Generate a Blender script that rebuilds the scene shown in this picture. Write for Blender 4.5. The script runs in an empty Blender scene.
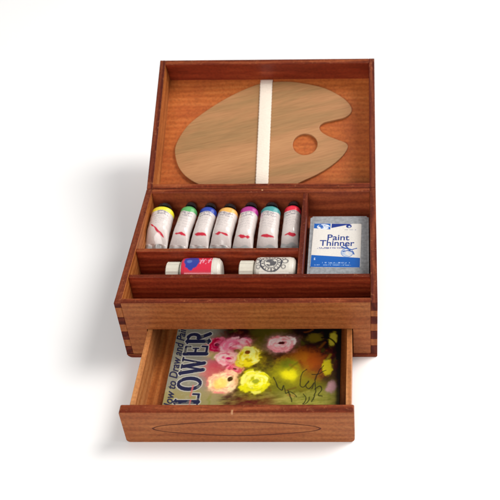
import bpy, bmesh, math, random
import numpy as np
from mathutils import Matrix, Vector
random.seed(7); rng = np.random.default_rng(11)
S = bpy.context.scene
C = S.collection
S.unit_settings.scale_length = 0.01          # one unit is a centimetre: a miniature box ten centimetres wide
W, D, H, T = 10.0, 7.0, 3.07, 0.26           # box
L, TH, LD = 6.74, 1.138, 1.27                # lid length, lean, depth
E = 4.12                                     # how far the drawer is pulled out

# ---------------------------------------------------------------- materials
def lin(r, g, b):
    f = lambda c: (c/255/12.92) if c/255 <= .04045 else ((c/255+.055)/1.055)**2.4
    return (f(r), f(g), f(b))
def newmat(name):
    m = bpy.data.materials.new(name); m.use_nodes = True
    nt = m.node_tree; b = nt.nodes['Principled BSDF']
    return m, nt, b
def N(nt, t, **k):
    n = nt.nodes.new(t)
    for a, v in k.items():
        if a.startswith('i_'):
            n.inputs[a[2:].replace('_', ' ')].default_value = v
        else: setattr(n, a, v)
    return n
def ramp(nt, stops):
    r = nt.nodes.new('ShaderNodeValToRGB'); e = r.color_ramp.elements
    while len(e) < len(stops): e.new(.5)
    for x, (p, c) in zip(e, stops): x.position = p; x.color = (*c, 1)
    return r
def mix(nt, mode, fac, a, b):
    m = nt.nodes.new('ShaderNodeMix'); m.data_type = 'RGBA'; m.blend_type = mode
    for i, v in ((0, fac), (6, a), (7, b)):
        if isinstance(v, bpy.types.NodeSocket): nt.links.new(v, m.inputs[i])
        elif i == 0: m.inputs[0].default_value = v
        else: m.inputs[i].default_value = (*v, 1)
    return m.outputs[2]
def wood(name, dark, mid, light, axis='X', rough=.42, blotch=None, coat=.25, grain=1.0, ring=.35, scuff=0, spec=.22):
    m, nt, b = newmat(name); lk = nt.links.new
    tc = N(nt, 'ShaderNodeTexCoord'); oi = N(nt, 'ShaderNodeObjectInfo')
    off = N(nt, 'ShaderNodeVectorMath', operation='SCALE'); off.inputs[0].default_value = (7.3, 5.1, 3.7)
    lk(oi.outputs['Random'], off.inputs['Scale'])
    add = N(nt, 'ShaderNodeVectorMath', operation='ADD'); lk(tc.outputs['Object'], add.inputs[0]); lk(off.outputs[0], add.inputs[1])
    def mp(al, ac):
        q = N(nt, 'ShaderNodeMapping'); s = [ac]*3; s['XYZ'.index(axis)] = al
        q.inputs['Scale'].default_value = s; lk(add.outputs[0], q.inputs['Vector']); return q.outputs[0]
    n1 = N(nt, 'ShaderNodeTexNoise', i_Scale=1.0, i_Detail=7.0, i_Roughness=.62, i_Distortion=.5); lk(mp(.25, 1.7), n1.inputs['Vector'])
    wv = N(nt, 'ShaderNodeTexWave', wave_type='RINGS', rings_direction=axis, i_Scale=1.1, i_Distortion=5.0, i_Detail=3.0)
    wv.inputs['Detail Scale'].default_value = 1.4; lk(mp(.16, 1.0), wv.inputs['Vector'])
    f1 = N(nt, 'ShaderNodeMix'); f1.inputs[0].default_value = ring
    lk(n1.outputs[0], f1.inputs[2]); lk(wv.outputs['Fac'], f1.inputs[3])
    r = ramp(nt, [(.22, dark), (.5, mid), (.78, light)]); lk(f1.outputs[0], r.inputs[0])
    fine = N(nt, 'ShaderNodeTexNoise', i_Scale=1.0, i_Detail=4.0, i_Roughness=.7); lk(mp(1.6, 38), fine.inputs['Vector'])
    fr = ramp(nt, [(.34, (1-.38*grain,)*3), (.56, (1, 1, 1))]); lk(fine.outputs[0], fr.inputs[0])
    col = mix(nt, 'MULTIPLY', 1.0, r.outputs[0], fr.outputs[0])
    bl = N(nt, 'ShaderNodeTexNoise', i_Scale=.55, i_Detail=4.0, i_Roughness=.55); lk(add.outputs[0], bl.inputs['Vector'])
    br = ramp(nt, [(.42, (0, 0, 0)), (.68, (.55, .55, .55))]); lk(bl.outputs[0], br.inputs[0])
    col = mix(nt, 'MIX', br.outputs[0], col, blotch or dark)
    sp = N(nt, 'ShaderNodeTexNoise', i_Scale=9.0, i_Detail=3.0); lk(add.outputs[0], sp.inputs['Vector'])
    spr = ramp(nt, [(.3, (.8, .78, .78)), (.6, (1.06, 1.06, 1.06))]); lk(sp.outputs[0], spr.inputs[0])
    col = mix(nt, 'MULTIPLY', 1.0, col, spr.outputs[0])
    if scuff:                                                        # pale rubbed spots where the stain has worn off
        sc = N(nt, 'ShaderNodeTexNoise', i_Scale=5.5, i_Detail=6.0, i_Roughness=.7); lk(add.outputs[0], sc.inputs['Vector'])
        scr = ramp(nt, [(.57, (0, 0, 0)), (.70, (scuff,)*3)]); lk(sc.outputs[0], scr.inputs[0])
        col = mix(nt, 'MIX', scr.outputs[0], col, (.42, .15, .06))
    lk(col, b.inputs['Base Color'])
    rr = N(nt, 'ShaderNodeMapRange'); rr.inputs[3].default_value = rough-.1; rr.inputs[4].default_value = rough+.14
    lk(bl.outputs[0], rr.inputs[0]); lk(rr.outputs[0], b.inputs['Roughness'])
    b.inputs['Coat Weight'].default_value = coat*.35; b.inputs['Coat Roughness'].default_value = .3; b.inputs['Specular IOR Level'].default_value = spec
    bp = N(nt, 'ShaderNodeBump', i_Strength=.25, i_Distance=.03); lk(fine.outputs[0], bp.inputs['Height']); lk(bp.outputs[0], b.inputs['Normal'])
    return m
def plain(name, col, rough=.5, metal=0, bump=0, spec=.5, var=.12, scale=6):
    m, nt, b = newmat(name); lk = nt.links.new
    tc = N(nt, 'ShaderNodeTexCoord'); n = N(nt, 'ShaderNodeTexNoise', i_Scale=float(scale), i_Detail=4.0); lk(tc.outputs['Object'], n.inputs['Vector'])
    r = ramp(nt, [(.3, tuple(c*(1-var) for c in col)), (.7, tuple(min(1, c*(1+var)) for c in col))]); lk(n.outputs[0], r.inputs[0])
    lk(r.outputs[0], b.inputs['Base Color']); b.inputs['Roughness'].default_value = rough; b.inputs['Metallic'].default_value = metal
    b.inputs['Specular IOR Level'].default_value = spec
    if bump:
        bp = N(nt, 'ShaderNodeBump', i_Strength=bump, i_Distance=.02); lk(n.outputs[0], bp.inputs['Height']); lk(bp.outputs[0], b.inputs['Normal'])
    return m
def printed(name, rough=.4, spec=.5, coat=0, bump=.1):
    m, nt, b = newmat(name); lk = nt.links.new
    a = N(nt, 'ShaderNodeAttribute', attribute_name='Col')
    tc = N(nt, 'ShaderNodeTexCoord'); n = N(nt, 'ShaderNodeTexNoise', i_Scale=14.0, i_Detail=5.0); lk(tc.outputs['Object'], n.inputs['Vector'])
    r = ramp(nt, [(.3, (.93,)*3), (.7, (1.02,)*3)]); lk(n.outputs[0], r.inputs[0])
    lk(mix(nt, 'MULTIPLY', 1.0, a.outputs['Color'], r.outputs[0]), b.inputs['Base Color'])
    b.inputs['Roughness'].default_value = rough; b.inputs['Specular IOR Level'].default_value = spec; b.inputs['Coat Weight'].default_value = coat
    bp = N(nt, 'ShaderNodeBump', i_Strength=bump, i_Distance=.02); lk(n.outputs[0], bp.inputs['Height']); lk(bp.outputs[0], b.inputs['Normal'])
    return m

M = {}
M['front'] = wood('warm_front_wood', (.20, .052, .014), (.285, .088, .025), (.35, .125, .038), 'X', blotch=(.22, .050, .013), grain=.5, ring=.25, scuff=.12, spec=.12)
M['frontZ'] = wood('warm_end_wood', (.185, .047, .011), (.27, .082, .020), (.34, .116, .031), 'Z', blotch=(.22, .050, .013), grain=.5, ring=.25, scuff=.12, spec=.12)
M['inner'] = wood('orange_inner_wood', (.26, .070, .014), (.42, .13, .030), (.52, .20, .055), 'Y', blotch=(.30, .075, .017), grain=.6)
M['innerX'] = wood('orange_inner_wood_across', (.18, .034, .013), (.28, .058, .020), (.38, .09, .030), 'X', blotch=(.18, .028, .015), grain=.6)
M['panel'] = wood('lid_panel_wood', (.36, .085, .018), (.46, .122, .026), (.56, .18, .046), 'X', blotch=(.33, .062, .017), grain=.3, ring=.2)
M['red'] = wood('red_stained_wood', (.16, .018, .006), (.27, .036, .012), (.38, .07, .022), 'X', blotch=(.19, .021, .008), coat=.2)
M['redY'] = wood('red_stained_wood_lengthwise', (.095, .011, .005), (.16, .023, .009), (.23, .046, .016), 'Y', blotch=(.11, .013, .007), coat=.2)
M['rim'] = wood('dark_red_rim_wood', (.09, .013, .005), (.18, .032, .010), (.33, .085, .028), 'X', blotch=(.12, .014, .006), grain=1.2, coat=0, rough=.55, scuff=.38, spec=.12)
M['rimY'] = wood('dark_red_rim_wood_lengthwise', (.070, .011, .006), (.13, .022, .009), (.24, .058, .022), 'Y', blotch=(.09, .012, .007), grain=1.2, coat=0, rough=.55, scuff=.38, spec=.12)
M['endgrain'] = wood('dark_end_grain', (.055, .007, .003), (.095, .012, .005), (.15, .026, .010), 'Y', grain=1.0, coat=0, spec=.1)
M['drawer'] = wood('drawer_side_wood', (.33, .115, .032), (.48, .19, .06), (.58, .27, .10), 'Y', blotch=(.40, .13, .035), grain=.5)
M['groove'] = plain('burnt_groove', (.11, .025, .009), .7)

def palette_wood():
    m, nt, b = newmat('palette_wood'); lk = nt.links.new
    tc = N(nt, 'ShaderNodeTexCoord')
    mp = N(nt, 'ShaderNodeMapping', vector_type='TEXTURE'); mp.inputs['Rotation'].default_value = (0, 0, math.radians(14)); mp.inputs['Scale'].default_value = (9, 1.5, 1)
    lk(tc.outputs['Object'], mp.inputs['Vector'])
    n = N(nt, 'ShaderNodeTexNoise', i_Scale=1.15, i_Detail=5.0, i_Roughness=.68, i_Distortion=.4); lk(mp.outputs[0], n.inputs['Vector'])
    r = ramp(nt, [(.34, (.31, .168, .064)), (.44, (.36, .184, .071)), (.53, (.42, .200, .081)), (.75, (.48, .240, .100))]); lk(n.outputs[0], r.inputs[0])
    mp2 = N(nt, 'ShaderNodeMapping', vector_type='TEXTURE'); mp2.inputs['Rotation'].default_value = (0, 0, math.radians(14)); mp2.inputs['Scale'].default_value = (1.1, .03, 1)
    lk(tc.outputs['Object'], mp2.inputs['Vector'])
    f = N(nt, 'ShaderNodeTexNoise', i_Scale=1.3, i_Detail=5.0); lk(mp2.outputs[0], f.inputs['Vector'])
    fr = ramp(nt, [(.34, (.80, .77, .72)), (.55, (1, 1, 1))]); lk(f.outputs[0], fr.inputs[0])
    lk(mix(nt, 'MULTIPLY', 1.0, r.outputs[0], fr.outputs[0]), b.inputs['Base Color'])
    b.inputs['Roughness'].default_value = .5
    bp = N(nt, 'ShaderNodeBump', i_Strength=.15, i_Distance=.02); lk(f.outputs[0], bp.inputs['Height']); lk(bp.outputs[0], b.inputs['Normal'])
    return m
M['palette'] = palette_wood()
M['white_plastic'] = plain('white_plastic', (.60, .56, .47), .35, var=.05)
M['cap'] = plain('black_plastic', (.012, .012, .014), .16, var=.2)
M['tube'] = printed('printed_tube', .24, coat=.5, bump=.12)
M['bottle'] = printed('printed_bottle', .25, coat=.4, bump=.05)
M['cover'] = printed('printed_cover', .42, spec=.25, coat=0, bump=.08)
M['paper'] = plain('page_edges', (.62, .56, .44), .8, bump=.3, scale=20)
M['navy'] = plain('navy_ink', (.022, .024, .065), .4)
M['blue'] = plain('blue_ink', (.012, .10, .42), .35, var=.12)
M['dkblue'] = plain('dark_blue_ink', (.02, .045, .22), .35)
M['ltblue'] = plain('pale_blue_ink', (.22, .42, .70), .35)
M['label'] = plain('label_paper', (.80, .76, .68), .35, var=.04)
M['grey_ink'] = plain('grey_ink', (.22, .24, .33), .4)
M['tin'] = plain('frosted_grey_plastic', (.30, .315, .33), .28, bump=.5, var=.22, scale=7)
M['brass'] = plain('pale_pin', (.42, .19, .08), .45, metal=.1)

# ---------------------------------------------------------------- mesh helpers
def box(bm, x0, x1, y0, y1, z0, z1, mi=0, top=None, bev=.02, faces=None):
    """bevelled board; top = material index of its upper face, faces = {(axis, sign): index}"""
    t = bmesh.new(); bmesh.ops.create_cube(t, size=1)
    for v in t.verts: v.co = Vector(((x0+x1)/2+v.co.x*(x1-x0), (y0+y1)/2+v.co.y*(y1-y0), (z0+z1)/2+v.co.z*(z1-z0)))
    if bev: bmesh.ops.bevel(t, geom=t.edges[:], offset=bev, segments=2, affect='EDGES', profile=.5)
    t.normal_update(); fc = dict(faces or {})
    if top is not None: fc[(2, 1)] = top
    for f in t.faces:
        f.material_index = mi
        for (ax, s), i in fc.items():
            if f.normal[ax]*s > .5: f.material_index = i
        f.smooth = False
    vm = [bm.verts.new(v.co) for v in t.verts]
    t.verts.index_update()
    for f in t.faces:
        g = bm.faces.new([vm[v.index] for v in f.verts]); g.material_index = f.material_index
    t.free()
WM = {}
def link(o, parent, mw):
    C.objects.link(o); WM[o] = mw
    if parent is not None:
        o.parent = parent; o.matrix_basis = WM[parent].inverted() @ mw
    else: o.matrix_basis = mw
    return o
def fin(name, bm, mats, parent=None, mw=None, smooth=False, world=True):
    """bm is in world coordinates unless world=False (then in the frame mw)"""
    if mw is None: mw = WM[parent] if parent is not None else Matrix()
    if world: bm.transform(mw.inverted())
    me = bpy.data.meshes.new(name); bmesh.ops.recalc_face_normals(bm, faces=bm.faces[:]); bm.to_mesh(me); bm.free()
    for m in (mats if isinstance(mats, (list, tuple)) else [mats]): me.materials.append(m)
    if smooth: me.polygons.foreach_set('use_smooth', [True]*len(me.polygons))
    return link(bpy.data.objects.new(name, me), parent, mw)
def thing(name, loc, label, cat, group=None, rot=None):
    o = bpy.data.objects.new(name, None); o.empty_display_size = .3
    mw = Matrix.Translation(loc)
    if rot is not None: mw = mw @ rot
    link(o, None, mw); return tag(o, label, cat, group)
def tag(o, label, cat, group=None):
    o['label'] = label; o['category'] = cat
    if group: o['group'] = group
    return o
def grid_obj(name, P, Col, mat, parent, mw=None, wrap=False, world=True, smooth=True):
    """P (n,m,3) points, Col (n,m,3) linear colours"""
    n, m = P.shape[:2]
    if mw is None: mw = WM[parent]
    V = P.reshape(-1, 3)
    if world:
        A = np.array(mw.inverted()); V = V @ A[:3, :3].T + A[:3, 3]
    idx = np.arange(n*m).reshape(n, m)
    if wrap: idx = np.concatenate([idx, idx[:, :1]], 1)
    F = np.stack([idx[:-1, :-1], idx[1:, :-1], idx[1:, 1:], idx[:-1, 1:]], -1).reshape(-1, 4)
    me = bpy.data.meshes.new(name); me.from_pydata(V.tolist(), [], F.tolist())
    at = me.color_attributes.new('Col', 'FLOAT_COLOR', 'POINT')
    at.data.foreach_set('color', np.concatenate([Col.reshape(-1, 3), np.ones((n*m, 1))], 1).astype(np.float32).ravel())
    me.materials.append(mat)
    if smooth: me.polygons.foreach_set('use_smooth', [True]*len(F))
    return link(bpy.data.objects.new(name, me), parent, mw)
def text_obj(name, txt, mat, size, mw, parent, shear=0, off=0, sx=1, align='CENTER', depth=.004):
    cu = bpy.data.curves.new('lettering', 'FONT'); cu.body = txt; cu.size = size; cu.shear = shear; cu.offset = off
    cu.align_x = align; cu.align_y = 'CENTER'; cu.extrude = depth
    o = bpy.data.objects.new('lettering', cu); C.objects.link(o)
    bpy.context.view_layer.update()
    me = bpy.data.meshes.new_from_object(o.evaluated_get(bpy.context.evaluated_depsgraph_get()))
    bpy.data.objects.remove(o)
    me.transform(Matrix.Diagonal((sx, 1, 1, 1))); me.materials.clear(); me.materials.append(mat); me.name = name
    return link(bpy.data.objects.new(name, me), parent, mw)
# value noise for printed art and dents
def vnoise(x, y, seed=0):
    xi = np.floor(x).astype(int); yi = np.floor(y).astype(int); fx = x-xi; fy = y-yi
    fx = fx*fx*(3-2*fx); fy = fy*fy*(3-2*fy)
    def h(a, b):
        v = np.sin(a*127.1+b*311.7+seed*74.7)*43758.5453; return v-np.floor(v)
    return (h(xi, yi)*(1-fx)+h(xi+1, yi)*fx)*(1-fy)+(h(xi, yi+1)*(1-fx)+h(xi+1, yi+1)*fx)*fy
def fbm(x, y, seed=0, o=4):
    s = 0; a = .5
    for k in range(o): s = s+a*vnoise(x*2**k, y*2**k, seed+k*7); a *= .5
    return s/(1-.5**o)
def seg(x, y, a, b):
    ax, ay = a; bx, by = b; dx, dy = bx-ax, by-ay
    t = np.clip(((x-ax)*dx+(y-ay)*dy)/(dx*dx+dy*dy+1e-9), 0, 1)
    return np.hypot(x-ax-t*dx, y-ay-t*dy)
def poly_d(x, y, pts):
    d = 1e9
    for a, b in zip(pts[:-1], pts[1:]): d = np.minimum(d, seg(x, y, a, b))
    return d
def lay(col, mask, c):
    m = np.clip(mask, 0, 1)[..., None]; return col*(1-m)+np.array(c)*m
def sm(d, w): return 1/(1+np.exp(np.clip(d/w*4, -40, 40)))

# ================================================================ setting
bm = bmesh.new()
s = 400
for p in ((-s, -s), (s, -s), (s, s), (-s, s)): bm.verts.new((p[0], p[1], 0))
bm.faces.new(bm.verts[:])
ground = fin('ground', bm, plain('white_paper_sweep', (.90, .90, .90), .9, spec=.1, var=.004, scale=.3))
ground['kind'] = 'structure'

# ================================================================ paint box
bx = thing('paint_box', (W/2, D/2, 0), 'open red-stained wooden artist paint box with hinged lid tilted back and drawer pulled out', 'paint box')
z_open = 1.62
# finger joint heights (dark end grain of the side walls shows between light front fingers)
dark_z = [(2.62, H), (1.90, 2.30), (1.04, 1.50), (.20, .66)]
light_z = [(2.30, 2.62), (1.50, 1.90), (.66, 1.04)]
for side in (0, 1):
    bm = bmesh.new()
    x0, x1 = (0, T) if side == 0 else (W-T, W)
    inner = (0, 1) if side == 0 else (0, -1)
    box(bm, x0, x1, T, D-.002, .2, H, 0, top=1, faces={inner: 2})
    for a, b in dark_z:
        if side == 0 and a > 2.5: box(bm, x0, x1, .003, T+.004, 2.82, b, 1, top=1, bev=.012, faces={(1, -1): 3}); continue
        box(bm, x0+.002, x1, -.006, T+.004, a, b, 3, top=(1 if b == H else 3), bev=.015)
    fin('side_wall', bm, [M['rimY'], M['rimY'], M['inner'], M['endgrain']], bx)
bm = bmesh.new()
box(bm, T, W-T, 0, T, z_open, H, 0, top=1)                            # rail above the drawer
box(bm, T, 1.03, 0, T, .2, z_open, 0, bev=.015); box(bm, 9.05, W-T, 0, T, .2, z_open, 0, bev=.015)
for a, b in light_z:
    box(bm, 0, T, -.002, T-.003, a, (2.82 if b > 2.5 else b), 2, bev=.02); box(bm, W-T, W, -.002, T-.003, a, b, 2, bev=.02)
fin('front_wall', bm, [M['front'], M['rim'], M['frontZ']], bx)
bm = bmesh.new()
box(bm, T, W-T, D-T, D, .2, H, 0, top=1, faces={(1, -1): 2})
fin('back_wall', bm, [M['rim'], M['rim'], M['innerX']], bx)
bm = bmesh.new()
ch = .34                                                              # rounded left foot of the bottom board
prof = [(.22+.22*math.cos(a), .22+.22*math.sin(a)) for a in [math.radians(d) for d in (180, 195, 210, 225, 240, 255, 270)]]+[(W-.06, 0), (W-.02, .02), (W, .06), (W, .198), (0, .198)]
a_ = [bm.verts.new((x, -.008, z)) for x, z in prof]; b_ = [bm.verts.new((x, D, z)) for x, z in prof]
bm.faces.new(a_); bm.faces.new(b_[::-1])
for i in range(len(prof)): bm.faces.new((a_[i], b_[i], b_[(i+1) % len(prof)], a_[(i+1) % len(prof)]))
fin('bottom_board', bm, [M['rim']], bx)
bm = bmesh.new(); box(bm, T, W-T, T, D-T, 1.66, 1.75, 0, bev=0); fin('tray_floor', bm, [M['innerX']], bx)
bm = bmesh.new(); box(bm, T, 6.858, 3.02, 3.20, 1.75, 2.99, 0, top=1); fin('divider', bm, [M['red'], M['rim']], bx)
bm = bmesh.new(); box(bm, T, W-T, 1.48, 1.66, 1.75, 3.00, 0, top=1); fin('divider', bm, [M['red'], M['rim']], bx)
bm = bmesh.new()
box(bm, 6.86, 7.06, 1.662, D-T, 1.75, 3.02, 0, top=1)
fin('divider', bm, [M['redY'], M['rimY']], bx)
# small pin in the back rim
def disc(bm, c, r, h, n=20):
    r_ = bmesh.ops.create_cone(bm, cap_ends=True, segments=n, radius1=r, radius2=r*.8, depth=h, matrix=Matrix.Translation(c))
bm = bmesh.new(); disc(bm, (5.07, D-T/2, H+.008), .05, .02); fin('catch_pin', bm, [M['brass']], bx, smooth=True)

# ---- lid (own frame: x along the hinge, y up the lid, z out of the lid)
LM = Matrix.Translation((0, D, H)) @ Matrix.Rotation(math.pi/2-TH, 4, 'X')
tl = .26
bm = bmesh.new()
z0 = -LD-.16
box(bm, 0, tl, .015, L, z0, 0, 0, top=1, faces={(0, 1): 2}); box(bm, W-tl, W, .015, L, z0, 0, 0, top=1, faces={(0, -1): 4})  # right inner face in darker red wood: its shade put into the colour
box(bm, tl, W-tl, L-tl, L-.002, z0, -.002, 0, top=3, faces={(1, -1): 4}); box(bm, tl, W-tl, .017, .24, z0, -.002, 0, top=3)
lid = fin('lid', bm, [M['rim'], M['rimY'], M['inner'], M['rim'], M['red']], bx, mw=LM, world=False)
bm = bmesh.new(); box(bm, tl-.02, W-tl+.02, .2, L-tl+.02, -LD-.14, -LD, 0, bev=0); fin('lid_panel', bm, [M['panel']], lid, mw=LM, world=False)
# hinges on the back edge
for hx in (1.9, 8.1):
    t = bmesh.new()
    bmesh.ops.create_cone(t, cap_ends=True, segments=16, radius1=.05, radius2=.05, depth=.8, matrix=Matrix.Translation((hx, D+.04, H-.2)) @ Matrix.Rotation(math.pi/2, 4, 'Y'))
    fin('hinge', t, [M['brass']], bx, smooth=True)
# strap across the palette
def strap():
    n, k = 240, 17
    s_ = np.linspace(.25, L-tl-.06, n)[:, None]*np.ones((1, k)); u = np.linspace(-1, 1, k)[None, :]*np.ones((n, 1))
    cx = 4.90-.02*(s_-.25)/6.2; w = .285+.006*np.sin(s_*37)
    rise = .185*np.clip((L-tl-.06-s_)/.35, 0, 1)**.5*np.clip((s_-.2)/.3, 0, 1)**.5
    h = -LD+.012+rise+.002*np.sin(s_*52+u*4)+.02*(1-u*u)
    P = np.stack([cx+w*u, s_, h], -1)
    rib = .5+.5*np.sin(s_*92+u*9)
    col = np.array((.80, .70, .59))*(.985+.015*rib[..., None])
    return P, col
P, cc = strap()
so = grid_obj('strap', P, cc, M['tube'] if False else printed('woven_tape', .8, .2, bump=.35), lid, mw=LM, world=False)
md = so.modifiers.new('thickness', 'SOLIDIFY'); md.thickness = .03; md.offset = 0

# ---- drawer
dz0, dz1, dt = .2, 1.57, .2
bm = bmesh.new()
dx0, dx1, dy0, dy1 = 1.05, 9.02, -E+.365, 2.6
box(bm, dx0, dx0+dt, dy0, dy1, dz0+.005, dz1, 0); box(bm, dx1-dt, dx1, dy0, dy1, dz0+.005, dz1, 0)
box(bm, dx0+dt, dx1-dt, dy1-dt, dy1, dz0+.005, dz1-.05, 0)
drw = fin('drawer', bm, [M['drawer']], bx)
bm = bmesh.new(); box(bm, dx0+dt, dx1-dt, dy0, dy1-dt, dz0+.01, dz0+.1, 0, bev=0); fin('drawer_floor', bm, [M['inner']], drw)
# drawer front: rounded lower corners, carved oval
def drawer_front():
    bm = bmesh.new(); x0, x1, z1, r = .765, 9.13, 1.735, .16
    def outline(o):
        pts = []
        for cx, cz, a0, rr in ((x1-r, r, -90, r), (x1-.07, z1-.07, 0, .07), (x0+.07, z1-.07, 90, .07), (x0+r, r, 180, r)):
            for k in range(7): a = math.radians(a0+90*k/6); pts.append((cx+(rr-o)*math.cos(a), cz+(rr-o)*math.sin(a)))
        return pts
    def ring(pts, y): return [bm.verts.new((x, y, z)) for x, z in pts]
    def bridge(a, b, mi=0):
        n = len(a)
        for i in range(n): bm.faces.new((a[i], b[i], b[(i+1) % n], a[(i+1) % n])).material_index = mi
    def oval(da, db):                                                  # lens-shaped oval, pointed at both ends
        K = 160; p = []
        for k in range(K):
            a = 2*math.pi*k/K; c_, s_ = math.cos(a), math.sin(a)
            p.append((4.88+(3.02+da)*c_, .82+.015*math.sin(5*a)+(.40+db)*math.copysign(abs(s_)**1.25, s_)))
        return p
    f = ring(outline(.028), -E); f1 = ring(outline(.008), -E+.009); f2 = ring(outline(0), -E+.03); b2 = ring(outline(0), -E+.345); b = ring(outline(.02), -E+.365)
    bridge(f, f1); bridge(f1, f2); bridge(f2, b2); bridge(b2, b); bm.faces.new(b)
    o1, o2, o3, o4 = ring(oval(.04, .026), -E), ring(oval(.02, .012), -E+.03), ring(oval(-.02, -.012), -E+.03), ring(oval(-.045, -.026), -E)
    bridge(o1, o2, 2); bridge(o2, o3, 2); bridge(o3, o4, 2); bm.faces.new(o4)
    ed = [bm.edges.get((l[i], l[(i+1) % len(l)])) for l in (f, o1) for i in range(len(l))]
    bmesh.ops.triangle_fill(bm, use_beauty=True, use_dissolve=False, edges=ed)
    bmesh.ops.recalc_face_normals(bm, faces=bm.faces[:]); bm.normal_update()
    for q in bm.faces:
        if q.normal.z > .7 and q.calc_center_median().z > 1.5: q.material_index = 1
    return bm
df = fin('drawer_front', drawer_front(), [M['front'], M['rim'], M['groove']], drw)
bm = bmesh.new(); box(bm, 4.765, 4.845, -E-.006, -E+.13, 1.63, 1.741, 0, bev=.01); fin('catch_pin', bm, [M['brass']], drw)

# ================================================================ palette
PL = [(4.9, 6.22), (4.45, 6.1), (3.73, 5.77), (2.96, 5.31), (2.1, 4.66), (1.36, 3.95), (.97, 3.25), (.81, 2.68), (.89, 2.11), (1.1, 1.61), (1.46, 1.18), (2.03, .81),
      (2.9, .5), (3.9, .34), (5.0, .34), (6.0, .56), (6.75, .95), (7.4, 1.29), (8.04, 1.74), (8.53, 2.24), (8.75, 2.67), (8.64, 2.9), (8.25, 3.08), (7.8, 3.29), (7.5, 3.53), (7.44, 3.77),
      (7.63, 3.97), (8.02, 4.09), (8.57, 4.24), (8.86, 4.46), (8.92, 4.74), (8.74, 5.08), (8.34, 5.46), (7.66, 5.86), (6.86, 6.1), (5.94, 6.25)]
def catmull(p, k=6):
    out = []; n = len(p)
    for i in range(n):
        a, b, c, d = (Vector(p[(i+j-1) % n]) for j in range(4))
        for q in range(k):
            t = q/k; out.append(.5*((2*b)+(c-a)*t+(2*a-5*b+4*c-d)*t*t+(3*b-a-3*c+d)*t**3))
    return out
out = catmull(PL); hole = [Vector((6.79+.57*math.cos(a), 2.83+.56*math.sin(a))) for a in [2*math.pi*k/48 for k in range(48)]]
bm = bmesh.new(); zb, zt = -LD+.03, -LD+.15
eo = []; lv = {}
for z in (zb, zt):
    loops = []
    for lp in (out, hole):
        vs = [bm.verts.new((p.x, p.y, z)) for p in lp]; es = [bm.edges.new((vs[i], vs[(i+1) % len(vs)])) for i in range(len(vs))]; loops.append((vs, es))
    bmesh.ops.triangle_fill(bm, use_beauty=True, use_dissolve=False, edges=loops[0][1]+loops[1][1]); lv[z] = loops
for i in (0, 1):
    a, b = lv[zb][i][0], lv[zt][i][0]; n = len(a)
    for k in range(n): bm.faces.new((a[k], a[(k+1) % n], b[(k+1) % n], b[k]))
bmesh.ops.recalc_face_normals(bm, faces=bm.faces[:])
rim_e = [e for e in bm.edges if len(e.link_faces) == 2 and abs(e.verts[0].co.z-zt) < 1e-5 and abs(e.verts[1].co.z-zt) < 1e-5 and e.calc_face_angle(0) > 1]
bmesh.ops.bevel(bm, geom=rim_e, offset=.02, segments=2, affect='EDGES', profile=.5)
pal = fin('artist_palette', bm, [M['palette']], None, mw=LM, world=False)
tag(pal, 'kidney-shaped pale wooden palette with thumb hole strapped inside the open lid', 'palette')

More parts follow.
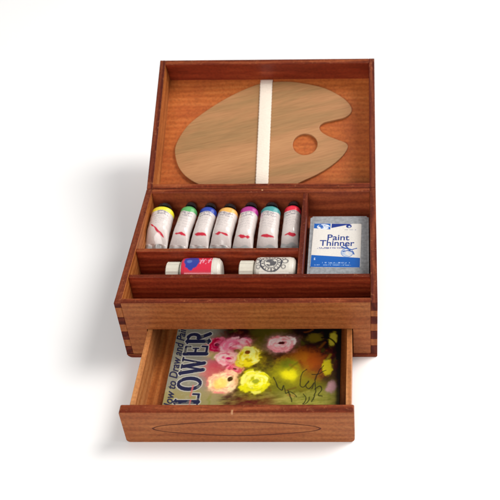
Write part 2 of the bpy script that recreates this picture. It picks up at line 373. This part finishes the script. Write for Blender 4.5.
# ================================================================ paint tubes
def make_tube(kind, band, top_l, top_r, bot_l, bot_r, cap, label, seed, ext=.2):
    """top_* / bot_*: where the shoulder and crimped end lie in the tray (x, y)"""
    top_l = (top_l[0]+.16*(1-top_l[0]/8), top_l[1]+.14); top_r = (top_r[0]+.16*(1-top_r[0]/8), top_r[1]+.14)
    A = np.array([(bot_l[0]+bot_r[0])/2, bot_l[1]]); B = np.array([(top_l[0]+top_r[0])/2, top_l[1]])
    r1 = (top_r[0]-top_l[0])/2*1.06; wb = (bot_r[0]-bot_l[0])/2*1.07
    ax = B-A; ln = np.hypot(*ax); ax /= ln
    A = A-ax*ext; ln += ext
    ang = math.atan2(-ax[0], ax[1])
    t = thing('paint_tube', (A[0], A[1], 1.755), label, 'paint tube', 'paint tubes lying side by side in the tray', Matrix.Rotation(ang, 4, 'Z') @ Matrix.Rotation(math.radians(7.5), 4, 'X'))
    mw = WM[t]
    n, m = 150, 96
    v = np.linspace(0, 1, n)[:, None]*np.ones((1, m)); a = (np.arange(m)/m*2*math.pi)[None, :]*np.ones((n, 1))
    e = np.clip((v+.10)/.55, 0, 1); e = e*e*(3-2*e)
    wx = wb*(1-e)+r1*e; hz = .035*(1-e)+r1*.92*e
    sh = np.clip((v-.90)/.10, 0, 1); k = 1-.42*sh**2
    ca, sa = np.cos(a), np.sin(a); pw = 1+.0*e
    dent = 1+.028*(fbm(v*5+seed, ca*1.5+3, seed)-.5)*2*np.clip(1-sh, 0, 1)+.010*(vnoise(v*16, ca*5+9, seed)-.5)*2
    X = wx*k*ca*dent; Zc = .10*(1-e)+r1*.93*e+.03; Z = Zc+hz*k*np.sign(sa)*np.abs(sa)**.9*dent; Y = v*ln
    # rolled, creased end
    Z = Z+np.where(v < .12, .03*np.sin(X*17+seed), 0)
    P = np.stack([X, Y, Z], -1)
    # printing: u runs across the upper face
    u = X/np.maximum(wx, .01); yy = Y
    white = np.array((.63, .56, .53)); col = np.ones(P.shape)*white
    q = fbm(u*5+seed, yy*7, seed+5)
    upper = sa > -.1
    # small print scribbles
    for ly, lw, dk in ((ln*.80, .065, .95), (ln*.735, .06, .9), (ln*.66, .03, .5), (ln*.60, .03, .5), (ln*.54, .03, .45), (ln*.48, .025, .4)):
        d = np.abs(yy-ly-.05*np.sin(u*3+seed)-.022*np.sin(u*31+seed*2))
        s_ = sm(d-lw*.35, .02)*(vnoise(u*13+seed*3, yy*5, seed+int(ly*10)) > .33)*(np.abs(u) < .72)*upper
        col = lay(col, s_*dk, (.20, .18, .21))
    # dark logo swirl
    d = np.abs(np.hypot((u-.1)*.34, yy-ln*.79)-.10); col = lay(col, sm(d-.018, .02)*.6*upper, (.18, .16, .2))
    # red brush mark
    slope = -.40 if kind == 'yellow' else -.01+.03*math.sin(seed)
    yc = ln*(.30 if kind != 'yellow' else .34)+slope*(u-.1)+.07*(vnoise(u*2.3+seed*1.7, u*0, seed)-.5); d = np.abs(yy-yc)-(.065 if kind == 'yellow' else .062)*np.clip(1-(np.abs(u-.05)/.66)**6, 0, 1)*(.35+.9*vnoise(u*4.1+seed, u*0+3, seed+2)+.5*(q-.5))
    col = lay(col, sm(d, .02)*(np.abs(u-.05) < .7)*upper, (.52, .010, .035))
    # bare crimped metal end and colour band
    col = lay(col, sm(yy-(.22 if ext < .1 else .38)-.04*np.sin(u*5), .03), (.42, .42, .41))
    col = lay(col, sm(.83*ln-yy+.03*np.sin(u*4+seed), .02), band)
    body = grid_obj('tube_body', P, col, M['tube'], t, mw=mw, wrap=True, world=False)
    # fluted cap on a threaded neck
    bm = bmesh.new(); rc = r1*.66; zc = r1*.93+.03
    prof = [(ln-.02, r1*.42), (ln+.05, r1*.40), (ln+.05, rc), (ln+.22, rc*.88), (ln+.27, rc*.70), (ln+.285, 0.01)]
    K = 48; rg = []
    for y, r in prof:
        rg.append([bm.verts.new(((r*(1+(.05 if (j % 4 < 2 and r > .1) else 0)))*math.cos(2*math.pi*j/K), y, zc+r*(1+(.05 if (j % 4 < 2 and r > .1) else 0))*math.sin(2*math.pi*j/K))) for j in range(K)])
    for i in range(len(prof)-1):
        for j in range(K): bm.faces.new((rg[i][j], rg[i][(j+1) % K], rg[i+1][(j+1) % K], rg[i+1][j]))
    fin('cap', bm, [M['cap']], t, mw=mw, world=False)
    return t
tubes = [
 ('yellow', (.78, .66, .03), (.22, 6.12), (1.14, 6.12), (.26, 4.15), (1.14, 4.15), 0, 'white paint tube with yellow band, leftmost of the seven in the tray'),
 ('green', (.10, .38, .12), (1.46, 6.30), (2.16, 6.30), (1.24, 4.15), (2.02, 4.15), 0, 'narrow white paint tube with green band beside the yellow one'),
 ('blue', (.02, .055, .36), (2.32, 6.24), (3.04, 6.24), (2.10, 4.15), (2.90, 4.15), 0, 'white paint tube with dark blue band between green and orange-banded tubes'),
 ('orange', (.80, .42, .10), (3.16, 6.12), (3.98, 6.12), (2.97, 4.15), (3.86, 4.15), 0, 'white paint tube with pale orange band in the middle of the row'),
 ('magenta', (.42, .035, .25), (4.12, 6.20), (4.88, 6.20), (3.94, 4.15), (4.84, 4.15), 0, 'white paint tube with purple magenta band beside the orange-banded one'),
 ('teal', (.055, .30, .30), (5.02, 6.16), (5.84, 6.16), (4.97, 4.15), (5.86, 4.15), 0, 'white paint tube with teal band between magenta and red-banded tubes'),
 ('red', (.72, .02, .05), (6.03, 6.30), (6.74, 6.30), (5.98, 4.15), (6.72, 4.15), 0, 'white paint tube with bright red band against the compartment divider'),
]
for i, a in enumerate(tubes): make_tube(*a, seed=i*3+1, ext=(.0, .05, .05, .06, .3, .3, .12)[i])

# ================================================================ bottles
def make_bottle(x0, xc, xl0, xl1, xe, y, r, paint, label, rc):
    """cap from x0 to xc, body to xe, printed band xl0..xl1"""
    zc = 1.755+r
    t = thing('paint_bottle', ((x0+xe)/2, y, 1.755), label, 'bottle', 'small bottles lying in the middle compartment')
    mw = WM[t]; n, m = 170, 110
    prof = [(xc-.02, rc*.75), (xc+.03, rc*.8), (xc+.06, r*.80), (xc+.14, r*.96), (xc+.26, r), (xe-.28, r), (xe-.12, r*.95), (xe-.03, r*.78), (xe, r*.6), (xe+.001, .01)]
    px = np.array([p[0] for p in prof]); pr = np.array([p[1] for p in prof])
    cl = np.concatenate([[0], np.cumsum(np.hypot(np.diff(px), np.diff(pr)))]); tt = np.linspace(0, cl[-1], n)
    xx = np.interp(tt, cl, px)[:, None]*np.ones((1, m)); rr = np.interp(tt, cl, pr)[:, None]*np.ones((1, m))
    a = (np.arange(m)/m*2*math.pi)[None, :]*np.ones((n, 1))
    P = np.stack([xx, y+rr*np.cos(a), zc+rr*np.sin(a)], -1)
    col = np.ones(P.shape)*np.array((.60, .56, .49)); s_ = (math.pi*.47-a)*r      # s_ = 0 faces up
    col = paint(col, xx, s_, (xx > xl0) & (xx < xl1))
    grid_obj('bottle_body', P, col, M['bottle'], t, mw=mw, wrap=True)
    bm = bmesh.new(); K = 60; rg = []
    for x, q in ((x0, .01), (x0, rc*.86), (x0+.04, rc), (xc-.02, rc), (xc, rc*.92), (xc, .01)):
        rg.append([bm.verts.new((x, y+q*(1+(.035 if j % 3 == 0 and q > .2 else 0))*math.cos(2*math.pi*j/K), zc+q*(1+(.035 if j % 3 == 0 and q > .2 else 0))*math.sin(2*math.pi*j/K))) for j in range(K)])
    for i in range(5):
        for j in range(K): bm.faces.new((rg[i][j], rg[i][(j+1) % K], rg[i+1][(j+1) % K], rg[i+1][j]))
    fin('bottle_cap', bm, [M['white_plastic']], t, mw=mw)
def paint_red(col, x, s_, inl):
    q = fbm(x*5, s_*5, 3)
    col = lay(col, inl*1.0, (.58, .015, .045)); ok = inl
    d = np.hypot((x-2.64)*1.05, (s_+.02)*.75)-.30-.22*(q-.5); col = lay(col, sm(d, .025)*ok, (.018, .035, .27))
    d = np.hypot((x-2.56), (s_+.02))-.10-.1*(q-.5); col = lay(col, sm(d, .025)*ok*.6, (.12, .20, .50))
    for k in range(4):                                              # pale pink lettering strokes, unreadable in the photograph
        xs = 2.98+.11*k; d = np.minimum(seg(x, s_, (xs, -.14+.05*(k % 2)), (xs+.07, .20-.05*(k % 3))), seg(x, s_, (xs-.02, .08), (xs+.09, .02)))
        col = lay(col, sm(d-.022, .014)*ok*.75*(q > .35), (.72, .42, .52))
    return col
def paint_crest(col, x, s_, inl):
    col = lay(col, inl*1.0, (.62, .58, .51)); ink = (.025, .025, .04); cx, cy = 5.80, -.12
    q = vnoise(x*11, s_*11, 8); q2_ = fbm(x*6, s_*6, 2)
    rr = np.hypot(x-cx, (s_-cy)*1.05); an = np.arctan2(s_-cy, x-cx)
    col = lay(col, sm(np.abs(rr-.42)-.03-.03*(q2_-.5), .02)*inl, ink); col = lay(col, sm(np.abs(rr-.27)-.022, .02)*inl*.9, ink)
    col = lay(col, (np.abs(rr-.345) < .045)*(np.sin(an*17+q*3) > .15)*inl*.8, ink)
    col = lay(col, sm(rr-.22, .02)*np.clip((q2_-.42)*9, 0, 1)*inl*.9, ink)
    for sx in (-1, 1):                                              # scrollwork at both sides
        r2 = np.hypot(x-cx-sx*.56, s_-cy-.05); col = lay(col, sm(np.abs(r2-.10-.03*np.sin(an*5))-.026, .02)*inl*.85, ink)
        r3 = np.hypot(x-cx-sx*.50, s_-cy-.26); col = lay(col, sm(np.abs(r3-.07)-.02, .02)*inl*.8, ink)
        r4 = np.hypot(x-cx-sx*.50, s_-cy+.20); col = lay(col, sm(np.abs(r4-.08)-.02, .02)*inl*.8, ink)
    return col
make_bottle(1.56, 2.10, 2.22, 3.44, 3.80, 2.35, .63, paint_red, 'small white bottle with red and blue wraparound label, lying in the tray', .46)
make_bottle(4.50, 5.08, 5.22, 6.66, 6.80, 2.35, .64, paint_crest, 'small white bottle with black crest print, lying near the compartment divider', .49)

# ================================================================ thinner pack
pk = thing('thinner_pack', (8.45, 3.9, 1.755), 'flat grey pack with blue and white Paint Thinner label in the right compartment', 'paint thinner')
def rrect(x0, x1, y0, y1, r, n=6):
    p = []
    for cx, cy, a0 in ((x1-r, y0+r, -90), (x1-r, y1-r, 0), (x0+r, y1-r, 90), (x0+r, y0+r, 180)):
        for k in range(n+1): a = math.radians(a0+90*k/n); p.append((cx+r*math.cos(a), cy+r*math.sin(a)))
    return p
def slab(bm, pts, z0, z1, mi=0, bev=0, M4=None):
    t = bmesh.new(); a = [t.verts.new((x, y, z0)) for x, y in pts]; b = [t.verts.new((x, y, z1)) for x, y in pts]; n = len(pts)
    t.faces.new(a[::-1]); f = t.faces.new(b)
    for i in range(n): t.faces.new((a[i], a[(i+1) % n], b[(i+1) % n], b[i]))
    if bev: bmesh.ops.bevel(t, geom=list(f.edges), offset=bev, segments=3, affect='EDGES', profile=.5)
    if M4 is not None: t.transform(M4)
    vm = [bm.verts.new(v.co) for v in t.verts]; t.verts.index_update()
    for q in t.faces: g = bm.faces.new([vm[v.index] for v in q.verts]); g.material_index = mi
    t.free()
bm = bmesh.new(); slab(bm, rrect(7.19, 9.69, 1.82, 5.95, .09), 1.757, 2.33, bev=.07)
fin('pack_body', bm, [M['tin']], pk)
bm = bmesh.new(); ring = rrect(7.30, 9.58, 1.94, 5.83, .1); slab(bm, ring, 2.33, 2.342, bev=.01); fin('pack_lid', bm, [M['tin']], pk)
# label frame: origin at its centre, slightly turned
LB = Matrix.Translation((8.34, 4.07, 2.345)) @ Matrix.Rotation(math.radians(-1.2), 4, 'Z')
lw, lh = 2.03, 2.74                                                  # width, height on the pack
bm = bmesh.new(); slab(bm, rrect(-lw/2, lw/2, -lh/2, lh/2, .06), 0, .012)
lab = fin('label', bm, [M['label']], pk, mw=LB, world=False)
gx, gy = np.meshgrid(np.linspace(-lw/2+.01, lw/2-.01, 240), np.linspace(-lh/2+.01, lh/2-.01, 310), indexing='ij')
lc = np.ones(gx.shape+(3,))*np.array((.72, .69, .64)); BL, DB = (.003, .10, .42), (.008, .03, .22); n_ = fbm(gx*9, gy*9, 4); hh = lh/2
def half(d, w=.008): return sm(d, w)
lc = lay(lc, half(gy+hh-.66+.075*gx, .01), BL)                                                     # lower band
lc = lay(lc, half(np.hypot(gx*.25-.02, gy+hh-.2)-.09)*np.clip(n_*3-1, 0, 1)*.5, (.10, .24, .52))
lc = lay(lc, half(gx+.30)*half(hh-.42-gy-.1*gx), BL)                                               # upper corner
lc = lay(lc, half(np.hypot((gx+.60)*.62, gy-hh+.22)-.17)*np.clip(n_*6-1.8, 0, 1), (.66, .72, .78))
lc = lay(lc, half(-.26-gx)*half(hh-.30-gy+.32*(gx+.26)), DB)                                        # wedge
lc = lay(lc, half(np.hypot(gx-.48, gy-hh+.17)-.12), DB); lc = lay(lc, half(np.hypot(gx-.50, gy-hh+.20)-.05), (.5, .6, .7))
def smallprint(x0, x1, y, h, c, k, sd):
    global lc
    m = half(np.abs(gy-y)-h/2, .008)*(gx > x0)*(gx < x1)*(vnoise(gx*26, gx*0+sd, sd) > .36)*(vnoise(gx*45, gy*30, sd+1) > .3); lc = lay(lc, m*k, c)
smallprint(-.72, .52, -.19, .07, (.06, .08, .26), .85, 3); smallprint(-.80, -.30, -.23, .06, (.06, .08, .26), .6, 5)
smallprint(.30, .80, hh-.40, .045, (.2, .22, .36), .7, 7)
smallprint(-.55, .62, -hh+.28, .07, (.35, .50, .75), .85, 9); smallprint(-.85, .66, -hh+.14, .06, (.30, .46, .72), .6, 11); smallprint(-.88, -.72, -hh+.50, .13, (.55, .65, .8), .9, 13)
pot = np.hypot(gx-.46, (gy+.47)*.9); lc = lay(lc, half(np.abs(pot-.24)-.02)*.8, (.10, .22, .50)); lc = lay(lc, half(pot-.22)*np.clip(n_*4-1.4, 0, 1)*.6, (.20, .38, .66))
for pl in ([(.22, -.10), (.40, -.22), (.62, -.30), (.84, -.20)], [(.34, -.02), (.46, -.16), (.58, -.34)], [(.30, -.40), (.5, -.34), (.70, -.42), (.74, -.56)]):
    lc = lay(lc, half(poly_d(gx, gy, pl)-.028-.03*(n_-.5)), (.03, .10, .36))
grid_obj('label_print', np.stack([gx, gy, np.full(gx.shape, .0135)], -1), lc, printed('printed_label', .35, bump=.04), lab, mw=LB, world=False)
def tx(txt, x, y, size, mat, sx=1, off=0, name='lettering', shear=0): return text_obj(name, txt, M[mat], size, LB @ Matrix.Translation((x, y, .018)), lab, sx=sx, off=off, shear=shear, depth=.002)
tx('Paint', .05, .45, .50, 'dkblue', .94, .006); tx('Thinner', .02, .09, .50, 'dkblue', .90, .006)
# ================================================================ book
bk = thing('book', (5.25, -1.2, dz0+.105), 'flower painting book with navy FLOWERS title lying in the open drawer', 'book')
bx0, bx1, by0, by1, bz = 1.95, 8.56, -3.72, 1.55, .60
bm = bmesh.new(); box(bm, bx0+.03, bx1-.05, by0+.05, by1-.05, dz0+.14, bz-.03, 0, bev=0); fin('page_block', bm, [M['paper']], bk)
bm = bmesh.new(); box(bm, bx0, bx1, by0, by1, dz0+.11, dz0+.14, 0, bev=0); fin('back_cover', bm, [M['navy']], bk)
nx, ny = 440, 350
X, Y = np.meshgrid(np.linspace(bx0, bx1, nx), np.linspace(by0, by1, ny), indexing='ij')
wob = lambda sc, sd, am: (fbm(X*sc, Y*sc, sd)-.5)*2*am
Xw, Yw = X+wob(2.2, 1, .10), Y+wob(2.2, 2, .10)
q4 = fbm(X*11, Y*11, 15, 3)
q1, q2, q3 = fbm(X*1.3, Y*1.3, 4), fbm(X*5, Y*5, 5), fbm(X*3+Y*4, Y*9-X*2, 6)
col = np.ones((nx, ny, 3))*np.array((.040, .016, .014))
col = lay(col, np.clip((q1-.45)*4, 0, 1), (.10, .085, .025)); col = lay(col, np.clip((q2-.55)*4, 0, 1)*.6, (.14, .05, .03))
olive = (.24, .232, .19)
col = lay(col, sm(Xw-3.75, .5), olive)                                            # title side
col = lay(col, sm(Yw+2.05, .5)*sm(6-Xw, .8)*.9, (.24, .24, .06)); col = lay(col, sm(Yw+2.35, .35)*np.clip(q3*2-.6, 0, 1)*.8, (.42, .38, .12))
col = lay(col, sm(Yw+2.55, .4)*sm(np.abs(Xw-5.3)-.9, .8)*.8, (.15, .02, .028))
col = lay(col, sm(Yw+2.1, .4)*sm(Xw-4.1, .3), (.30, .26, .13))
def blob(cx, cy, rx, ry, c, soft=.12, petals=0, amp=.1, ph=0, k=1.0):
    global col
    dx, dy = (Xw-cx)/rx, (Yw-cy)/ry; r = np.hypot(dx, dy); a = np.arctan2(dy, dx)
    col = lay(col, sm(r-1-(amp*np.cos(a*petals+ph+4*q1) if petals else 0)-(q2-.5)*.5-(q4-.5)*.3, soft)*k, c)
def flower(cx, cy, rx, ry, base, light, shade, centre, n=9, ph=0, co=(0, 0)):
    """loose painted blossom laid down as many short curved brush strokes round a small eye"""
    global col
    blob(cx, cy, rx*1.25, ry*1.2, tuple(.5*b for b in base), .6, k=.45)
    blob(cx, cy, rx*.9, ry*.9, base, .25)
    fr = np.random.default_rng(int(abs(cx*100+cy*37)))
    sel = (np.abs(X-cx) < rx*1.5) & (np.abs(Y-cy) < ry*1.5); ii = np.where(sel.any(1))[0]; jj = np.where(sel.any(0))[0]
    w = np.s_[ii[0]:ii[-1]+1, jj[0]:jj[-1]+1]; sub = col[w]; xs, ys = Xw[w], Yw[w]; tx_ = q4[w]
    for k in range(95):
        rad = (1.02-.85*(k/95)**.8)*fr.uniform(.85, 1.05); a = fr.uniform(0, 2*math.pi); sw = fr.uniform(.25, .5)*(.5+rad)
        up = .5+.5*math.sin(a+.6); t = fr.random()
        c = np.array(light if t < .25+.4*up else (shade if t > .80+.1*up else base))*fr.uniform(.82, 1.1)
        p = [(cx+co[0]*.5*(1-rad)+rx*rad*math.cos(a+q*sw), cy+co[1]*.5*(1-rad)+ry*rad*math.sin(a+q*sw)) for q in (-.5, 0, .5)]
        d = poly_d(xs, ys, p)-rx*fr.uniform(.07, .13)-(tx_-.5)*.05
        sub = lay(sub, sm(d, .05)*fr.uniform(.55, .9), c)
    col[w] = sub
    blob(cx+co[0], cy+co[1], rx*.22, ry*.20, centre, .35)
# glow of the clay pot and foliage
blob(7.15, -1.0, 1.15, 1.15, (.008, .006, .006), .25, k=.8); blob(7.12, -1.0, 1.02, 1.02, (.19, .06, .02), .3); blob(7.1, -1.55, .7, .4, (.22, .13, .02), .7, k=.8); blob(7.5, .6, 1.3, .5, (.012, .010, .010), .6, k=.8); blob(7.30, -.75, .42, .42, (.34, .09, .025), .8, k=.8)
blob(7.0, -1.9, .9, .3, (.20, .19, .04), .6, k=.8); blob(7.0, -.5, .3, .25, (.35, .13, .04), .7, k=.6)
blob(6.55, -1.30, .62, .58, (.26, .25, .035), .8); blob(6.62, -1.40, .26, .26, (.66, .60, .08), .9); blob(6.45, -.9, .25, .22, (.10, .14, .04), .7, k=.6)
blob(8.05, -1.05, .20, .42, (.42, .36, .06), .25); blob(8.24, .42, .16, .36, (.38, .33, .07), .4); blob(7.5, .5, .35, .25, (.20, .15, .04), .5, k=.7)
blob(8.24, -2.05, .20, .30, (.42, .26, .27), .5); blob(5.6, .75, .7, .35, (.09, .08, .02), .5)
arc = [(7.9+.55*math.sin(t), .5-1.0*(1-math.cos(t*.9))*1.0) for t in np.linspace(-.2, 1.9, 14)]
col = lay(col, sm(poly_d(X, Y, arc)-.035, .03)*.9, (.02, .018, .012))
col = lay(col, sm(8.42-X, .1)*.85, (.018, .012, .014))
for k in range(46):                                                               # leaves and dabs between the blossoms
    cx, cy = rng.uniform(3.5, 8.3), rng.uniform(-3.4, 1.2); aa = rng.uniform(0, 3.1); l = rng.uniform(.08, .24)
    c = [(.20, .22, .04), (.07, .09, .02), (.34, .30, .08), (.13, .03, .02), (.28, .10, .05)][k % 5]
    d = seg(Xw, Yw, (cx-l*math.cos(aa), cy-l*math.sin(aa)), (cx+l*math.cos(aa), cy+l*math.sin(aa)))
    col = lay(col, sm(d-.05, .05)*.4, c)
blob(3.75, -1.2, .5, .6, (.50, .07, .10), .6, k=.85); blob(3.75, -.3, .5, .3, (.55, .42, .20), .5, k=.8); blob(3.7, -.55, .2, .2, (.25, .30, .08), .5)
flower(3.66, .12, .42, .36, (.52, .02, .08), (.75, .22, .30), (.25, .008, .03), (.10, .01, .02), 7, 1)
flower(4.42, .05, .58, .46, (.78, .22, .32), (.90, .55, .58), (.55, .04, .12), (.10, .012, .02), 8, .4, (0, -.28))
flower(4.15, -.62, .55, .36, (.80, .34, .38), (.90, .62, .58), (.60, .06, .16), (.50, .04, .12), 7, 2)
flower(4.48, -1.15, .36, .30, (.58, .03, .12), (.80, .25, .32), (.30, .01, .04), (.12, .01, .03), 7, 0)
flower(4.08, -1.80, .55, .56, (.84, .50, .34), (.90, .74, .44), (.70, .24, .22), (.06, .02, .015), 9, 1.4, (.26, .16)); blob(4.0, -1.85, .26, .28, (.85, .66, .16), .5, k=.7)
flower(4.98, -.50, .50, .56, (.72, .60, .09), (.88, .82, .30), (.42, .33, .03), (.22, .08, .03), 8, .9, (-.06, .22))
flower(5.32, -1.75, .60, .60, (.66, .62, .07), (.86, .82, .26), (.38, .38, .03), (.32, .34, .06), 10, .2)
flower(6.18, .16, .56, .44, (.80, .38, .40), (.90, .70, .66), (.66, .20, .22), (.09, .012, .02), 8, .6, (0, .06))
# quick dark signature strokes, unreadable in the photograph
def curvy(p, k=5):
    p = [Vector(q) for q in p]; p = [p[0]]+p+[p[-1]]; o = []
    for i in range(1, len(p)-2):
        a, b, c, d = p[i-1:i+3]
        for q in range(k): t = q/k; o.append(tuple(.5*((2*b)+(c-a)*t+(2*a-5*b+4*c-d)*t*t+(3*b-a-3*c+d)*t**3)))
    return o+[tuple(p[-1])]
for pl in ([(7.30, -1.15), (7.12, -1.45), (7.05, -1.9), (7.22, -2.0), (7.38, -1.72), (7.30, -1.95), (7.42, -2.08), (7.56, -1.8), (7.50, -2.1)], [(7.92, -.95), (7.72, -1.3), (7.60, -1.75), (7.66, -2.3), (7.52, -2.75)],
           [(7.50, -1.42), (7.75, -1.38), (8.0, -1.22)], [(7.62, -2.15), (7.80, -2.0), (7.88, -2.2), (7.76, -2.45), (7.95, -2.5)], [(7.2, -2.35), (7.32, -2.55), (7.24, -2.8), (7.4, -2.7), (7.45, -2.5)],
           [(6.05, -1.55), (6.15, -1.95), (6.32, -2.2), (6.42, -2.02), (6.50, -2.35), (6.72, -2.3), (6.95, -2.5)], [(6.6, -2.2), (6.78, -2.75)]):
    col = lay(col, sm(poly_d(Xw, Yw, curvy(pl))-.02, .02)*.85, (.028, .028, .018))
dk = np.clip((col.mean(-1, keepdims=True)-.02)/.30, 0, 1)**.35; col = col*(.45+.55*dk)
gm = col.mean(-1, keepdims=True); col = np.clip((gm+(col-gm)*1.18)*1.2-.016, .004, .9)
# title letters: a = reading direction (+y), b = letter height (towards -x)
def letters(ch):
    c = {'F': [(.2, 0, .2, 1, 1), (.2, 1, .9, 1, .5), (.2, .52, .7, .52, .5), (0, 0, .42, 0, .4), (.9, 1, .9, .78, .5), (.0, 1, .2, 1, .4), (.7, .62, .7, .42, .4)],
         'L': [(.2, 0, .2, 1, 1), (.2, 0, .9, 0, .5), (0, 1, .42, 1, .4), (.9, 0, .92, .25, .5), (0, 0, .2, 0, .4)],
         'E': [(.2, 0, .2, 1, 1), (.2, 1, .9, 1, .5), (.2, .52, .72, .52, .5), (.2, 0, .9, 0, .5), (.9, 1, .9, .8, .5), (.9, 0, .92, .22, .5), (.72, .64, .72, .4, .4)],
         'R': [(.2, 0, .2, 1, 1), (.2, 1, .6, 1, .5), (.2, .5, .6, .5, .5), (.5, .5, .88, 0, .95), (0, 0, .4, 0, .4), (.8, 0, 1.0, 0, .4), (0, 1, .2, 1, .4)]+
              [(.6+.25*math.sin(math.pi*k/6), .75+.25*math.cos(math.pi*k/6), .6+.25*math.sin(math.pi*(k+1)/6), .75+.25*math.cos(math.pi*(k+1)/6), .85) for k in range(6)],
         'W': [(.1, 1, .3, 0, .95), (.3, 0, .5, .9, .5), (.5, .9, .7, 0, .95), (.7, 0, .92, 1, .5), (0, 1, .24, 1, .4), (.82, 1, 1.04, 1, .4), (.4, 1, .6, 1, .4)],
         'O': [(.5+.4*math.cos(2*math.pi*k/20), .5+.5*math.sin(2*math.pi*k/20), .5+.4*math.cos(2*math.pi*(k+1)/20), .5+.5*math.sin(2*math.pi*(k+1)/20), .55+.4*abs(math.cos(2*math.pi*(k+.5)/20))) for k in range(20)],
         'S': [(.85, .85, .5, 1, .6), (.5, 1, .18, .76, .8), (.18, .76, .8, .3, .95), (.8, .3, .5, 0, .8), (.5, 0, .12, .18, .6)]}
    return c[ch]
dn = np.full(X.shape, 9.0)
for chh, yc, wd in (('F', -3.22, .52), ('L', -2.58, .52), ('O', -1.86, .66), ('W', -1.00, .84), ('E', -.19, .54), ('R', .48, .58), ('S', 1.25, .5)):
    for a0, b0, a1, b1, tk in letters(chh):
        p = lambda a, b: (3.27-b*.84+.03*np.sin(yc), yc-wd/2+a*wd)
        dn = np.minimum(dn, seg(X, Y, p(a0, b0), p(a1, b1))-.098*tk)
col = lay(col, sm(dn-.035, .02)*.8, (.60, .58, .52)); col = lay(col, sm(dn, .016), (.016, .018, .055))
for yc in (-2.9, -2.2): # the small coral stroke between letters
    col = lay(col, sm(seg(X, Y, (2.95, yc-.25), (2.98, yc+.25))-.03, .03)*.8, (.62, .14, .13))
col = lay(col, (q2 > .62)*.25*sm(X-3.4, .2), (.42, .40, .28))
Z = np.full(X.shape, bz)+.012*(fbm(X*.5, Y*.5, 9)-.5)
cv = grid_obj('front_cover', np.stack([X, Y, Z], -1), col, M['cover'], bk, smooth=True)
md = cv.modifiers.new('board', 'SOLIDIFY'); md.thickness = .028; md.offset = -1
ME = Matrix.Translation((2.17, -1.0, bz+.009)) @ Matrix.Rotation(math.radians(90.5), 4, 'Z')
text_obj('subtitle_lettering', 'How to Draw and Paint', M['navy'], .46, ME, cv, shear=.35, off=.006, sx=.98, depth=.001)

# ================================================================ light and camera
def area(name, loc, target, size, power, col=(1, 1, 1)):
    l = bpy.data.lights.new(name, 'AREA'); l.shape = 'DISK'; l.size = size; l.energy = power; l.color = col
    o = bpy.data.objects.new(name, l); C.objects.link(o); o.location = loc
    o.rotation_euler = (Vector(target)-Vector(loc)).to_track_quat('-Z', 'Y').to_euler(); return o
area('key_lamp', (54, 20, 74), (5, 2, 0), 38, 50000, (1, .97, .93))
area('side_lamp', (130, 44, 68), (5, 2, 0), 190, 196000, (1, .99, .98))
area('front_lamp', (-16, -100, 62), (5, 4, 0), 75, 90000, (1, .965, .93))
wd = bpy.data.worlds.new('World'); S.world = wd; wd.use_nodes = True
wd.node_tree.nodes['Background'].inputs[0].default_value = (1, 1, 1, 1); wd.node_tree.nodes['Background'].inputs[1].default_value = .36

cam = bpy.data.cameras.new('camera'); co = bpy.data.objects.new('camera', cam); C.objects.link(co); S.camera = co
R = Matrix(((0.9997385623, 0.0051144488, 0.0222856378), (0.0133918863, 0.6590211426, -0.7520051802), (-0.0185327985, 0.7521070244, 0.6587803574)))
co.matrix_world = Matrix.Translation((9.6151721, -24.1473463, 27.4613402)) @ R.to_4x4()
cam.sensor_width = 36; cam.lens = 65.4494546; cam.shift_x = -.1935643752; cam.shift_y = -.0242182252
cam.dof.use_dof = True; cam.dof.focus_distance = 35.5; cam.dof.aperture_fstop = .25
cam.clip_start = .5; cam.clip_end = 2000
S.view_settings.view_transform = 'Standard'; S.view_settings.look = 'None'; S.view_settings.exposure = 0; S.view_settings.gamma = 1
S.render.engine = 'CYCLES'
